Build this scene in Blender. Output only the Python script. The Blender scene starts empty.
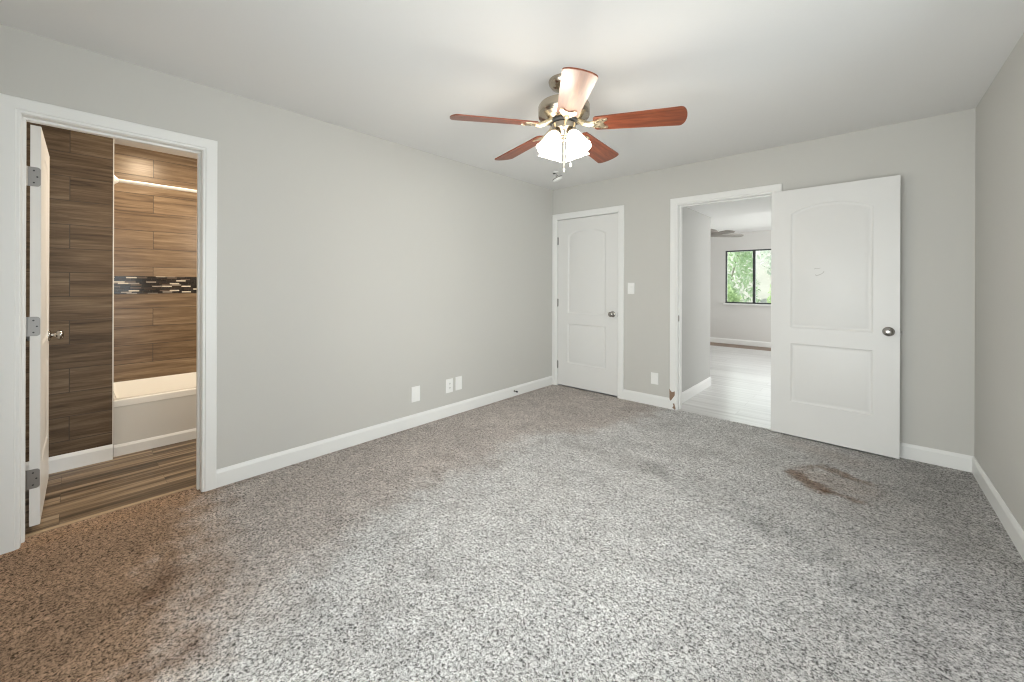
import bpy, bmesh, math, random
from mathutils import Vector, Matrix
from mathutils.geometry import tessellate_polygon

random.seed(7)
S = bpy.context.scene
C = S.collection
PI = math.pi

# ------------------------------------------------------------------ camera, world, light, exposure
cam_data = bpy.data.cameras.new('camera')
cam = bpy.data.objects.new('camera', cam_data)
C.objects.link(cam)
cam_data.sensor_fit = 'HORIZONTAL'
cam_data.sensor_width = 36.0
cam_data.lens = 397.8 / 1024 * 36
cam_data.shift_y = -(341 - 284.74) / 1024
cam_data.clip_start = 0.02
cam_data.clip_end = 200
cam.matrix_world = (Matrix.Translation((0, 0, 1.247)) @ Matrix.Rotation(0.7356, 4, 'Z')
                    @ Matrix.Rotation(PI / 2, 4, 'X') @ Matrix.Rotation(0.0033, 4, 'Z'))
S.camera = cam

S.view_settings.view_transform = 'Standard'
S.view_settings.look = 'None'
S.view_settings.gamma = 1
S.view_settings.use_curve_mapping = False
S.view_settings.exposure = 0.0
S.cycles.use_denoising = True
S.cycles.filter_width = 1.15
S.cycles.max_bounces = 10
S.cycles.diffuse_bounces = 7
S.cycles.glossy_bounces = 4
S.cycles.transparent_max_bounces = 16
S.cycles.sample_clamp_indirect = 6

world = bpy.data.worlds.new('sky')
S.world = world
world.use_nodes = True
world.node_tree.nodes['Background'].inputs[0].default_value = (0.86, 0.93, 1.0, 1)
world.node_tree.nodes['Background'].inputs[1].default_value = 1.6


def lamp(name, kind, loc, direction, energy, color, size=None, size_y=None, angle=None):
    d = bpy.data.lights.new(name, kind)
    d.energy = energy
    d.color = color
    if kind == 'AREA':
        d.shape = 'RECTANGLE' if size_y else 'DISK'
        d.size = size
        if size_y:
            d.size_y = size_y
    elif kind == 'SUN':
        d.angle = angle
    else:
        d.shadow_soft_size = size
    o = bpy.data.objects.new(name, d)
    C.objects.link(o)
    o.location = loc
    if direction is not None:
        o.rotation_euler = Vector(direction).to_track_quat('-Z', 'Y').to_euler()
    return o


# daylight at the windows, with added unseen sources
lamp('daylight_added_window', 'AREA', (-0.62, -0.62, 0.98), (0, 1, -0.20), 74, (1.0, 0.985, 0.995), 2.1, 1.7)  # unseen window behind the camera, placed and sized for its daylight
lamp('daylight_side_window', 'AREA', (0.83, 1.25, 1.16), (-1, 0, 0.28), 44, (1.0, 0.985, 0.995), 2.8, 2.1)
lamp('living_fill_light', 'AREA', (2.3, 7.2, 1.3), (-1, 0, 0.5), 118, (1.0, 0.99, 0.955), 3.0, 2.1)  # added out of view to brighten the far room and hall
lamp('daylight_hall_window', 'AREA', (-1.80, 9.62, 1.45), (0, -1, 0), 12, (0.98, 0.99, 1.0), 1.05, 1.1)
lamp('sun', 'SUN', (-6, 10, 12), (0.60, -0.04, -0.80), 6.0, (1.0, 0.96, 0.88), angle=0.02)


# ------------------------------------------------------------------ node helpers
class N:
    def __init__(self, name):
        self.m = bpy.data.materials.new(name)
        self.m.use_nodes = True
        self.t = self.m.node_tree
        self.t.nodes.clear()
        self.out = self.t.nodes.new('ShaderNodeOutputMaterial')

    def node(self, typ, **kw):
        n = self.t.nodes.new(typ)
        for k, v in kw.items():
            setattr(n, k, v)
        return n

    def put(self, sock, v):
        if v is None:
            return
        if hasattr(v, 'is_linked') or hasattr(v, 'links'):
            self.t.links.new(v, sock)
        else:
            sock.default_value = v

    def math(self, op, a, b=None, c=None, clamp=False):
        n = self.node('ShaderNodeMath', operation=op, use_clamp=clamp)
        self.put(n.inputs[0], a)
        self.put(n.inputs[1], b)
        self.put(n.inputs[2], c)
        return n.outputs[0]

    def obj(self):
        return self.node('ShaderNodeTexCoord').outputs['Object']

    def pos(self):
        return self.node('ShaderNodeNewGeometry').outputs['Position']

    def sep(self, v):
        n = self.node('ShaderNodeSeparateXYZ')
        self.put(n.inputs[0], v)
        return n.outputs

    def comb(self, x, y, z):
        n = self.node('ShaderNodeCombineXYZ')
        for i, v in enumerate((x, y, z)):
            self.put(n.inputs[i], v)
        return n.outputs[0]

    def scale(self, v, s):
        n = self.node('ShaderNodeMapping')
        self.put(n.inputs['Vector'], v)
        n.inputs['Scale'].default_value = s
        return n.outputs[0]

    def noise(self, v, scale, detail=2.0, rough=0.5, dist=0.0):
        n = self.node('ShaderNodeTexNoise')
        self.put(n.inputs['Vector'], v)
        n.inputs['Scale'].default_value = scale
        n.inputs['Detail'].default_value = detail
        n.inputs['Roughness'].default_value = rough
        n.inputs['Distortion'].default_value = dist
        return n.outputs['Fac']

    def ramp(self, f, stops, mode='LINEAR'):
        n = self.node('ShaderNodeValToRGB')
        n.color_ramp.interpolation = mode
        e = n.color_ramp.elements
        while len(e) < len(stops):
            e.new(0.5)
        for i, (p, c) in enumerate(stops):
            e[i].position = p
            e[i].color = (c[0], c[1], c[2], 1)
        self.put(n.inputs[0], f)
        return n.outputs[0]

    def mix(self, f, a, b, mode='MIX'):
        n = self.node('ShaderNodeMix', data_type='RGBA', blend_type=mode)
        self.put(n.inputs[0], f)
        self.put(n.inputs[6], a if not isinstance(a, tuple) else (*a[:3], 1))
        self.put(n.inputs[7], b if not isinstance(b, tuple) else (*b[:3], 1))
        return n.outputs[2]

    def smooth(self, v, lo, hi, a=0.0, b=1.0):
        n = self.node('ShaderNodeMapRange', interpolation_type='SMOOTHSTEP')
        self.put(n.inputs[0], v)
        for i, q in enumerate((lo, hi, a, b)):
            n.inputs[i + 1].default_value = q
        return n.outputs[0]

    def bump(self, h, strength, dist):
        n = self.node('ShaderNodeBump')
        n.inputs['Strength'].default_value = strength
        n.inputs['Distance'].default_value = dist
        self.put(n.inputs['Height'], h)
        return n.outputs[0]

    def bsdf(self, color, rough=0.5, metal=0.0, normal=None, coat=0.0, spec=None, emit=None, estr=0.0, trans=0.0):
        n = self.node('ShaderNodeBsdfPrincipled')
        self.put(n.inputs['Base Color'], color if not isinstance(color, tuple) else (*color[:3], 1))
        self.put(n.inputs['Roughness'], rough)
        self.put(n.inputs['Metallic'], metal)
        self.put(n.inputs['Normal'], normal)
        n.inputs['Coat Weight'].default_value = coat
        n.inputs['Coat Roughness'].default_value = 0.2
        if spec is not None:
            self.put(n.inputs['Specular IOR Level'], spec)
        if trans:
            n.inputs['Transmission Weight'].default_value = trans
        if emit is not None:
            n.inputs['Emission Color'].default_value = (*emit, 1)
            n.inputs['Emission Strength'].default_value = estr
        self.t.links.new(n.outputs[0], self.out.inputs[0])
        return self.m


def painted(name, col, rough=0.6, bump=0.15, scale=220, var=0.03, spec=0.4):
    n = N(name)
    p = n.pos()
    f = n.noise(p, 1.3, 3)
    d = tuple(c * (1 - var) for c in col)
    c = n.mix(f, col, d)
    return n.bsdf(c, rough, normal=n.bump(n.noise(p, scale, 2), bump, 0.001), spec=spec)


M = {}
M['wall'] = painted('grey_wall_paint', (0.565, 0.555, 0.525), 0.55, 0.25, 160)
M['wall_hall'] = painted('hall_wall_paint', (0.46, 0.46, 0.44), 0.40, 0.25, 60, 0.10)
M['wall_far'] = painted('pale_wall_paint', (0.66, 0.65, 0.63), 0.6)
M['ceiling'] = painted('ceiling_paint', (0.775, 0.77, 0.76), 0.7, 0.3, 90)
M['ceiling_white'] = painted('white_ceiling_paint', (0.86, 0.86, 0.85), 0.7)
M['trim'] = painted('white_trim_paint', (0.80, 0.80, 0.785), 0.32, 0.05, 90, 0.02)
M['door'] = painted('white_door_paint', (0.735, 0.73, 0.715), 0.36, 0.08, 120, 0.02)
M['plate'] = painted('white_plastic', (0.86, 0.86, 0.84), 0.3, 0.0)
M['slot'] = painted('dark_slot', (0.05, 0.05, 0.05), 0.5, 0.0)
M['tub'] = painted('white_enamel', (0.88, 0.86, 0.81), 0.16, 0.0)
M['apron'] = painted('tub_apron_paint', (0.66, 0.64, 0.60), 0.3, 0.0)
M['rubber'] = painted('dark_rubber', (0.06, 0.06, 0.06), 0.6, 0.0)
M['bare'] = painted('bare_wood', (0.33, 0.22, 0.15), 0.8, 0.6, 80, 0.4)
M['frame'] = painted('dark_bronze_frame', (0.045, 0.05, 0.05), 0.4, 0.0)
M['grey_blade'] = painted('grey_fan_paint', (0.27, 0.25, 0.225), 0.5, 0.0)
M['closet'] = painted('closet_dark', (0.3, 0.29, 0.28), 0.7, 0.0)
M['scuff'] = painted('scuffed_paint', (0.55, 0.54, 0.52), 0.8, 0.2)
M['bark'] = painted('bark', (0.42, 0.38, 0.32), 0.8, 0.5, 30, 0.3)
M['ground'] = painted('dry_ground', (0.50, 0.49, 0.45), 0.9, 0.5, 12, 0.4)
M['brown_floor'] = painted('brown_floor_strip', (0.30, 0.22, 0.17), 0.5, 0.1, 30, 0.3)


def metal(name, col, rough):
    n = N(name)
    p = n.scale(n.obj(), (1, 1, 12))
    return n.bsdf(col, n.math('MULTIPLY_ADD', n.noise(p, 60, 2), 0.12, rough), 1.0)


M['nickel'] = metal('satin_nickel', (0.40, 0.385, 0.36), 0.12)
M['fan_metal'] = metal('brushed_nickel', (0.47, 0.41, 0.33), 0.16)
M['brass'] = metal('polished_bracket', (0.80, 0.70, 0.52), 0.22)
M['hinge'] = metal('hinge_steel', (0.30, 0.29, 0.28), 0.35)
M['chain'] = metal('chain_metal', (0.85, 0.82, 0.74), 0.3)
M['rod'] = painted('cream_rod', (0.72, 0.68, 0.61), 0.30, 0.0)


def carpet():
    n = N('carpet')
    p = n.pos()
    x, y, z = n.sep(p)
    flat = n.comb(x, y, 0.0)
    wob = n.math('SUBTRACT', n.noise(flat, 2.6, 4, 0.6), 0.5)
    wob2 = n.math('SUBTRACT', n.noise(flat, 9.0, 3, 0.6), 0.5)
    # multi-tone fibre flecks; their darks also stand in for shade between tufts
    fleck = n.noise(flat, 118, 3, 0.68, 0.8)
    fine = n.noise(flat, 330, 2, 0.6)
    mid = n.noise(flat, 56, 2, 0.55, 0.5)
    f = n.math('ADD', n.math('MULTIPLY', fleck, 0.60), n.math('MULTIPLY', fine, 0.22))
    f = n.math('MULTIPLY_ADD', mid, 0.18, f)
    col = n.ramp(f, [(0.408, (0.085, 0.081, 0.078)), (0.458, (0.36, 0.351, 0.343)),
                     (0.51, (0.68, 0.67, 0.66)), (0.572, (0.91, 0.90, 0.89))])
    # trodden pile
    mott = n.math('MULTIPLY_ADD', wob, 0.55, 1.0)
    mott = n.math('MULTIPLY_ADD', wob2, 0.55, mott)
    mott = n.math('MULTIPLY_ADD', n.math('SUBTRACT', n.noise(flat, 30.0, 2, 0.5), 0.5), 0.55, mott)
    col = n.mix(1.0, col, n.comb(mott, mott, mott), 'MULTIPLY')

    def capsule(ax, ay, bx, by, r, soft):
        dx, dy = bx - ax, by - ay
        L2 = dx * dx + dy * dy
        px_ = n.math('SUBTRACT', x, ax)
        py_ = n.math('SUBTRACT', y, ay)
        h = n.math('DIVIDE', n.math('ADD', n.math('MULTIPLY', px_, dx), n.math('MULTIPLY', py_, dy)), L2, clamp=True)
        ex = n.math('SUBTRACT', px_, n.math('MULTIPLY', h, dx))
        ey = n.math('SUBTRACT', py_, n.math('MULTIPLY', h, dy))
        d = n.math('SQRT', n.math('ADD', n.math('MULTIPLY', ex, ex), n.math('MULTIPLY', ey, ey)))
        return d, lambda k: n.smooth(n.math('ADD', d, n.math('MULTIPLY', wob2, k)), r - soft, r + soft, 1.0, 0.0)

    # browner area by the bathroom door
    edge = n.math('ADD', n.math('MULTIPLY', n.math('ADD', x, 1.59), 0.249), n.math('MULTIPLY', n.math('SUBTRACT', y, 0.24), 0.968))
    edge = n.math('MULTIPLY_ADD', wob, 0.35, edge)
    edge = n.math('MULTIPLY_ADD', wob2, 0.40, edge)
    brown_area = n.smooth(edge, -0.24, 0.20, 1.0, 0.0)
    # lighter pinkish area along the left wall up to the closet
    bx = n.math('ADD', n.smooth(y, 0.3, 1.2, 0.40, 0.0), n.smooth(y, 2.6, 3.2, 0.0, 0.42))
    side = n.math('SUBTRACT', n.math('ADD', x, 2.0), bx)
    side = n.math('MULTIPLY_ADD', wob, 0.55, side)
    side = n.math('MULTIPLY_ADD', wob2, 0.35, side)
    pink_area = n.smooth(side, -0.22, 0.12, 1.0, 0.0)
    col = n.mix(n.math('MULTIPLY', pink_area, 0.70), col, n.mix(1.0, col, (0.83, 0.735, 0.68), 'MULTIPLY'))
    col = n.mix(n.math('MULTIPLY', brown_area, 0.95), col, n.mix(1.0, col, (0.74, 0.545, 0.39), 'MULTIPLY'))
    # darker grey towards the right wall
    grey = n.math('ADD', n.math('MULTIPLY', n.math('ADD', x, 0.62), 0.80), n.math('MULTIPLY', n.math('SUBTRACT', y, 2.6), -0.06))
    grey = n.math('MULTIPLY_ADD', wob, 1.1, grey)
    col = n.mix(n.math('MULTIPLY', n.smooth(grey, 0.0, 0.55), 0.8), col, n.mix(1.0, col, (0.70, 0.69, 0.68), 'MULTIPLY'))
    # brown stains, trodden bands, pale threshold strip, darker line along the left wall
    for (a, r, s, k, amt, tint) in (
            ((-0.345, 3.205, -0.24, 3.085), 0.062, 0.045, 0.25, 0.85, (0.55, 0.42, 0.34)),
            ((-0.22, 3.065, -0.05, 3.055), 0.026, 0.036, 0.18, 0.75, (0.55, 0.42, 0.34)),
            ((-0.36, 3.30, -0.30, 3.42), 0.020, 0.045, 0.18, 0.45, (0.62, 0.50, 0.41)),
            ((-0.27, 3.45, -0.13, 3.43), 0.036, 0.045, 0.20, 0.70, (0.60, 0.47, 0.37)),
            ((-0.10, 3.42, -0.03, 3.38), 0.022, 0.040, 0.18, 0.55, (0.60, 0.48, 0.39)),
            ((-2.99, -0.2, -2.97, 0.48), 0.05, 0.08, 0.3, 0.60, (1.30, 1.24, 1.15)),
            ((-0.25, 3.26, -0.08, 3.24), 0.14, 0.10, 0.15, 0.45, (0.84, 0.72, 0.64)),
            ((-0.45, 3.85, -0.10, 3.72), 0.07, 0.16, 0.10, 0.45, (0.84, 0.72, 0.64)),
            ((-1.86, 2.63, -1.06, 2.66), 0.05, 0.17, 0.35, 0.55, (0.68, 0.665, 0.655)),
            ((-1.06, 2.66, -0.44, 2.46), 0.06, 0.17, 0.35, 0.65, (0.66, 0.665, 0.66)),
            ((-0.44, 2.46, 0.02, 2.27), 0.05, 0.15, 0.35, 0.60, (0.66, 0.665, 0.66)),
            ((0.30, 3.9, 0.35, 2.3), 0.10, 0.22, 0.35, 0.40, (0.70, 0.69, 0.69)),
            ((0.28, 2.4, 0.15, 1.9), 0.06, 0.16, 0.25, 0.45, (0.72, 0.70, 0.70)),
            ((-2.1, 0.18, -2.25, 0.28), 0.03, 0.09, 0.2, 0.7, (0.45, 0.38, 0.34)),
            ((-1.75, 0.14, -1.7, 0.3), 0.02, 0.09, 0.2, 0.6, (0.50, 0.42, 0.38)),
            ((-2.0, 2.2, -1.75, 1.45), 0.02, 0.12, 0.3, 0.40, (0.74, 0.70, 0.68)),
            ((-1.75, 1.45, -1.2, 0.75), 0.01, 0.06, 0.2, 0.35, (0.72, 0.70, 0.69)),
            ((-2.3, 1.9, -1.3, 0.6), 0.01, 0.07, 0.2, 0.35, (0.72, 0.68, 0.66)),
            ((-2.95, 0.5, -2.95, 4.0), 0.012, 0.05, 0.1, 0.55, (0.62, 0.58, 0.55))):
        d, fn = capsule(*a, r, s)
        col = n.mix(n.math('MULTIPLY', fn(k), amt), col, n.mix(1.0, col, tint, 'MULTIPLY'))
    h = n.math('MULTIPLY_ADD', wob2, 1.2, f)
    nb = n.bump(h, 0.9, 0.02)
    return n.bsdf(col, 0.95, normal=nb, spec=0.1)


M['carpet'] = carpet()


def wood_tile(name, horiz, y_off, z_off, lift=0.0, lift_from=1.2, tone=1.0, rough=0.30, spec=0.5):
    """wood-look porcelain planks; courses 0.1607 m, planks 0.9 m, running bond"""
    n = N(name)
    x, y, z = n.sep(n.pos())
    u = n.math('ADD', y if horiz == 'y' else x, y_off)
    v = n.math('SUBTRACT', z, z_off)
    if lift:
        v = n.math('SUBTRACT', v, n.math('MULTIPLY', n.math('GREATER_THAN', z, lift_from), lift))
    b = n.node('ShaderNodeTexBrick', offset=0.5, offset_frequency=2, squash=1.0, squash_frequency=2)
    n.put(b.inputs['Vector'], n.comb(u, v, 0.0))
    b.inputs['Color1'].default_value = (0, 0, 0, 1)
    b.inputs['Color2'].default_value = (1, 1, 1, 1)
    b.inputs['Mortar'].default_value = (0.5, 0.5, 0.5, 1)
    b.inputs['Scale'].default_value = 1
    b.inputs['Mortar Size'].default_value = 0.0021
    b.inputs['Mortar Smooth'].default_value = 0.1
    b.inputs['Bias'].default_value = 0
    b.inputs['Brick Width'].default_value = 0.9
    b.inputs['Row Height'].default_value = 0.1607
    rnd = n.sep(b.outputs['Color'])[0]
    row = n.math('FLOOR', n.math('DIVIDE', v, 0.1607))
    g = n.comb(n.math('MULTIPLY_ADD', rnd, 3.0, u), n.math('MULTIPLY_ADD', row, 2.31, n.math('MULTIPLY', v, 15.0)), rnd)
    g1 = n.noise(g, 2.2, 6, 0.62, 0.5)
    g2 = n.noise(n.scale(g, (1.5, 6, 1)), 5.0, 4, 0.6)
    f = n.math('ADD', n.math('MULTIPLY', g1, 0.72), n.math('MULTIPLY', g2, 0.28))
    f = n.math('MULTIPLY_ADD', n.math('SUBTRACT', rnd, 0.5), 0.10, f)
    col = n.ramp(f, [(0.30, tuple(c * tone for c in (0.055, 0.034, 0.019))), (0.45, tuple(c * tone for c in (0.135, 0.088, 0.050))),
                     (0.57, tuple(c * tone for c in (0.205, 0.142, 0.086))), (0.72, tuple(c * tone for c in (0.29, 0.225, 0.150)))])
    col = n.mix(b.outputs['Fac'], col, (0.055, 0.042, 0.032))
    hgt = n.math('ADD', n.math('MULTIPLY', b.outputs['Fac'], -1.0), n.math('MULTIPLY', f, 0.25))
    return n.bsdf(col, rough, normal=n.bump(hgt, 0.5, 0.003), spec=spec)


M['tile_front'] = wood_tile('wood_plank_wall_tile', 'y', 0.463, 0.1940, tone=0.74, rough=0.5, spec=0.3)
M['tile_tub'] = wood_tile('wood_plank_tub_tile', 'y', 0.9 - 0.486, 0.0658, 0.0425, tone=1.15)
M['tile_end'] = wood_tile('wood_plank_end_tile', 'x', 5.2, 0.0658, 0.0425)


def planks(name, tones, width, length, along, rough, bump=0.3, scale=1.0, spread=0.12):
    n = N(name)
    x, y, z = n.sep(n.pos())
    u, v = (y, x) if along == 'y' else (x, y)
    b = n.node('ShaderNodeTexBrick', offset=0.37, offset_frequency=2, squash=1.0, squash_frequency=2)
    n.put(b.inputs['Vector'], n.comb(n.math('ADD', u, 20.0), n.math('ADD', v, 20.0), 0.0))
    b.inputs['Color1'].default_value = (0, 0, 0, 1)
    b.inputs['Color2'].default_value = (1, 1, 1, 1)
    b.inputs['Mortar'].default_value = (0.5, 0.5, 0.5, 1)
    b.inputs['Scale'].default_value = 1
    b.inputs['Mortar Size'].default_value = 0.0012
    b.inputs['Brick Width'].default_value = length
    b.inputs['Row Height'].default_value = width
    rnd = n.sep(b.outputs['Color'])[0]
    row = n.math('FLOOR', n.math('DIVIDE', n.math('ADD', v, 20.0), width))
    g = n.comb(n.math('MULTIPLY', u, 0.55), n.math('MULTIPLY_ADD', v, 13.0, n.math('MULTIPLY', row, 1.7)), rnd)
    f = n.noise(g, 1.7 * scale, 5, 0.55, 0.35)
    f = n.math('MULTIPLY_ADD', n.math('SUBTRACT', rnd, 0.5), spread, f)
    col = n.ramp(f, tones)
    col = n.mix(n.math('MULTIPLY', b.outputs['Fac'], 0.6), col, tuple(c * 0.4 for c in tones[0][1]))
    return n.bsdf(col, rough, normal=n.bump(n.math('SUBTRACT', f, b.outputs['Fac']), bump, 0.001))


M['bath_floor'] = planks('striped_vinyl_planks', [(0.34, (0.050, 0.034, 0.020)), (0.46, (0.120, 0.083, 0.050)),
                                                  (0.55, (0.24, 0.175, 0.112)), (0.68, (0.36, 0.285, 0.20))],
                         0.155, 1.2, 'y', 0.45, spread=0.05)
M['hall_floor'] = planks('pale_laminate_planks', [(0.3, (0.54, 0.535, 0.53)), (0.5, (0.65, 0.645, 0.64)),
                                                 (0.7, (0.74, 0.74, 0.735))], 0.19, 1.3, 'x', 0.30, 0.15)


def mosaic():
    n = N('mosaic_strips')
    x, y, z = n.sep(n.pos())
    rh = 0.0128
    row = n.math('FLOOR', n.math('DIVIDE', z, rh))
    w = n.node('ShaderNodeTexWhiteNoise', noise_dimensions='1D')
    n.put(w.inputs['W'], row)
    uo = n.math('MULTIPLY_ADD', w.outputs['Value'], 0.4, y)
    cell = n.math('DIVIDE', uo, 0.068)
    col_i = n.math('FLOOR', cell)
    w2 = n.node('ShaderNodeTexWhiteNoise', noise_dimensions='2D')
    n.put(w2.inputs['Vector'], n.comb(row, col_i, 0.0))
    c = n.ramp(w2.outputs['Value'], [(0.0, (0.012, 0.010, 0.010)), (0.46, (0.030, 0.022, 0.018)), (0.66, (0.10, 0.075, 0.06)),
                                     (0.78, (0.26, 0.23, 0.20)), (0.91, (0.55, 0.50, 0.42))], 'CONSTANT')
    fz = n.math('FRACT', n.math('DIVIDE', z, rh))
    fy = n.math('FRACT', cell)
    g = n.math('MAXIMUM', n.math('GREATER_THAN', fz, 0.90), n.math('GREATER_THAN', fy, 0.975))
    c = n.mix(g, c, (0.10, 0.085, 0.07))
    return n.bsdf(c, 0.15, normal=n.bump(n.math('SUBTRACT', 1.0, g), 0.4, 0.002))


M['mosaic'] = mosaic()


def blade_wood():
    n = N('cherry_blade')
    p = n.obj()
    g = n.scale(p, (1.2, 14, 14))
    f = n.noise(g, 2.5, 5, 0.6, 0.6)
    c = n.ramp(f, [(0.3, (0.090, 0.022, 0.011)), (0.5, (0.195, 0.050, 0.021)), (0.72, (0.30, 0.088, 0.036))])
    return n.bsdf(c, 0.33, coat=0.1, spec=0.4)


M['blade'] = blade_wood()
n = N('lit_frosted_glass')
M['shade'] = n.bsdf((0.95, 0.92, 0.86), 0.4, emit=(1.0, 0.90, 0.74), estr=5.0)
n = N('lamp_bulb')
M['bulb'] = n.bsdf((1, 1, 1), 0.4, emit=(1.0, 0.86, 0.66), estr=12.0)
n = N('bath_lamp_lens')
M['lens'] = n.bsdf((1, 1, 1), 0.4, emit=(1.0, 0.80, 0.55), estr=8.0)


def glass():
    n = N('window_glass')
    tr = n.node('ShaderNodeBsdfTransparent')
    tr.inputs[0].default_value = (0.96, 0.985, 0.97, 1)
    gl = n.node('ShaderNodeBsdfGlossy')
    gl.inputs['Roughness'].default_value = 0.02
    fr = n.node('ShaderNodeFresnel')
    fr.inputs[0].default_value = 1.45
    mx = n.node('ShaderNodeMixShader')
    n.t.links.new(fr.outputs[0], mx.inputs[0])
    n.t.links.new(tr.outputs[0], mx.inputs[1])
    n.t.links.new(gl.outputs[0], mx.inputs[2])
    n.t.links.new(mx.outputs[0], n.out.inputs[0])
    return n.m


M['glass'] = glass()


def leaf_mat(name, a, b):
    n = N(name)
    f = n.noise(n.pos(), 5.0, 3)
    c = n.mix(f, a, b)
    d = n.node('ShaderNodeBsdfDiffuse')
    n.put(d.inputs[0], c)
    t = n.node('ShaderNodeBsdfTranslucent')
    n.put(t.inputs[0], c)
    mx = n.node('ShaderNodeMixShader')
    mx.inputs[0].default_value = 0.35
    n.t.links.new(d.outputs[0], mx.inputs[1])
    n.t.links.new(t.outputs[0], mx.inputs[2])
    n.t.links.new(mx.outputs[0], n.out.inputs[0])
    return n.m


M['leaf_a'] = leaf_mat('pale_green_leaf', (0.52, 0.66, 0.42), (0.68, 0.78, 0.58))
M['leaf_b'] = leaf_mat('bright_green_leaf', (0.46, 0.62, 0.32), (0.64, 0.74, 0.46))
M['leaf_c'] = leaf_mat('grey_green_leaf', (0.56, 0.64, 0.54), (0.76, 0.80, 0.74))


# ------------------------------------------------------------------ object helpers
def link(name, bm, mat, parent=None, smooth=None, loc=None, rot=None):
    me = bpy.data.meshes.new(name)
    bmesh.ops.recalc_face_normals(bm, faces=bm.faces)
    bm.to_mesh(me)
    bm.free()
    mats = mat if isinstance(mat, (list, tuple)) else [mat]
    for m_ in mats:
        me.materials.append(m_)
    if smooth is not None:
        for p in me.polygons:
            p.use_smooth = True
        me.set_sharp_from_angle(angle=math.radians(smooth))
    o = bpy.data.objects.new(name, me)
    C.objects.link(o)
    if parent is not None:
        o.parent = parent
    if loc is not None:
        o.location = loc
    if rot is not None:
        o.rotation_euler = rot
    return o


def empty(name, loc=(0, 0, 0), rot=(0, 0, 0)):
    o = bpy.data.objects.new(name, None)
    o.empty_display_size = 0.1
    C.objects.link(o)
    o.location = loc
    o.rotation_euler = rot
    return o


def tag(o, label, cat, group=None, kind=None):
    o['label'] = label
    o['category'] = cat
    if group:
        o['group'] = group
    if kind:
        o['kind'] = kind
    return o


def struct(o, label, cat):
    return tag(o, label, cat, kind='structure')


def box(bm, x0, x1, y0, y1, z0, z1, bev=0.0, seg=2):
    r = bmesh.ops.create_cube(bm, size=1.0)
    vs = r['verts']
    for v in vs:
        v.co = Vector(((x0 + x1) / 2 + v.co.x * (x1 - x0), (y0 + y1) / 2 + v.co.y * (y1 - y0), (z0 + z1) / 2 + v.co.z * (z1 - z0)))
    if bev:
        es = list({e for v in vs for e in v.link_edges})
        bmesh.ops.bevel(bm, geom=es, offset=bev, segments=seg, affect='EDGES', profile=0.5)


def lathe(bm, prof, seg=32, mat=Matrix.Identity(4), cap=True):
    """prof: (radius, height) pairs about local Z"""
    rings = []
    for r, z in prof:
        if r < 1e-5:
            rings.append([bm.verts.new(mat @ Vector((0, 0, z)))])
        else:
            rings.append([bm.verts.new(mat @ Vector((r * math.cos(2 * PI * i / seg), r * math.sin(2 * PI * i / seg), z))) for i in range(seg)])
    for a, b in zip(rings, rings[1:]):
        for i in range(seg):
            j = (i + 1) % seg
            if len(a) == 1 and len(b) == 1:
                continue
            if len(a) == 1:
                bm.faces.new((a[0], b[i], b[j]))
            elif len(b) == 1:
                bm.faces.new((a[i], a[j], b[0]))
            else:
                bm.faces.new((a[i], a[j], b[j], b[i]))
    if cap:
        for r in (rings[0], rings[-1]):
            if len(r) > 2:
                bm.faces.new(r)


def tube(bm, pts, rad, seg=10):
    pts = [Vector(p) for p in pts]
    rings = []
    up = Vector((0, 0, 1))
    for i, p in enumerate(pts):
        d = (pts[min(i + 1, len(pts) - 1)] - pts[max(i - 1, 0)]).normalized()
        a = d.cross(up)
        if a.length < 1e-3:
            a = d.cross(Vector((1, 0, 0)))
        a.normalize()
        b = d.cross(a)
        r = rad[i] if isinstance(rad, (list, tuple)) else rad
        rings.append([bm.verts.new(p + a * r * math.cos(2 * PI * k / seg) + b * r * math.sin(2 * PI * k / seg)) for k in range(seg)])
    for a, b in zip(rings, rings[1:]):
        for k in range(seg):
            bm.faces.new((a[k], a[(k + 1) % seg], b[(k + 1) % seg], b[k]))
    bm.faces.new(rings[0])
    bm.faces.new(rings[-1])


def wall_mesh(axis, p0, p1, u0, u1, z0, z1, openings=()):
    """slab with rectangular holes; axis 'x': plane spans y (u) and z, 'y': spans x (u) and z"""
    us = sorted({u0, u1, *[o[0] for o in openings], *[o[1] for o in openings]})
    zs = sorted({z0, z1, *[o[2] for o in openings], *[o[3] for o in openings]})
    us = [u for u in us if u0 <= u <= u1]
    zs = [z for z in zs if z0 <= z <= z1]

    def solid(i, j):
        if i < 0 or j < 0 or i >= len(us) - 1 or j >= len(zs) - 1:
            return False
        cu, cz = (us[i] + us[i + 1]) / 2, (zs[j] + zs[j + 1]) / 2
        return not any(o[0] < cu < o[1] and o[2] < cz < o[3] for o in openings)

    bm = bmesh.new()
    cache = {}

    def V(p, u, z):
        k = (p, u, z)
        if k not in cache:
            cache[k] = bm.verts.new((p, u, z) if axis == 'x' else (u, p, z))
        return cache[k]

    for i in range(len(us) - 1):
        for j in range(len(zs) - 1):
            if not solid(i, j):
                continue
            a, b, c, d = us[i], us[i + 1], zs[j], zs[j + 1]
            for p in (p0, p1):
                bm.faces.new((V(p, a, c), V(p, b, c), V(p, b, d), V(p, a, d)))
            if not solid(i - 1, j):
                bm.faces.new((V(p0, a, c), V(p1, a, c), V(p1, a, d), V(p0, a, d)))
            if not solid(i + 1, j):
                bm.faces.new((V(p0, b, c), V(p1, b, c), V(p1, b, d), V(p0, b, d)))
            if not solid(i, j - 1):
                bm.faces.new((V(p0, a, c), V(p1, a, c), V(p1, b, c), V(p0, b, c)))
            if not solid(i, j + 1):
                bm.faces.new((V(p0, a, d), V(p1, a, d), V(p1, b, d), V(p0, b, d)))
    return bm


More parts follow.
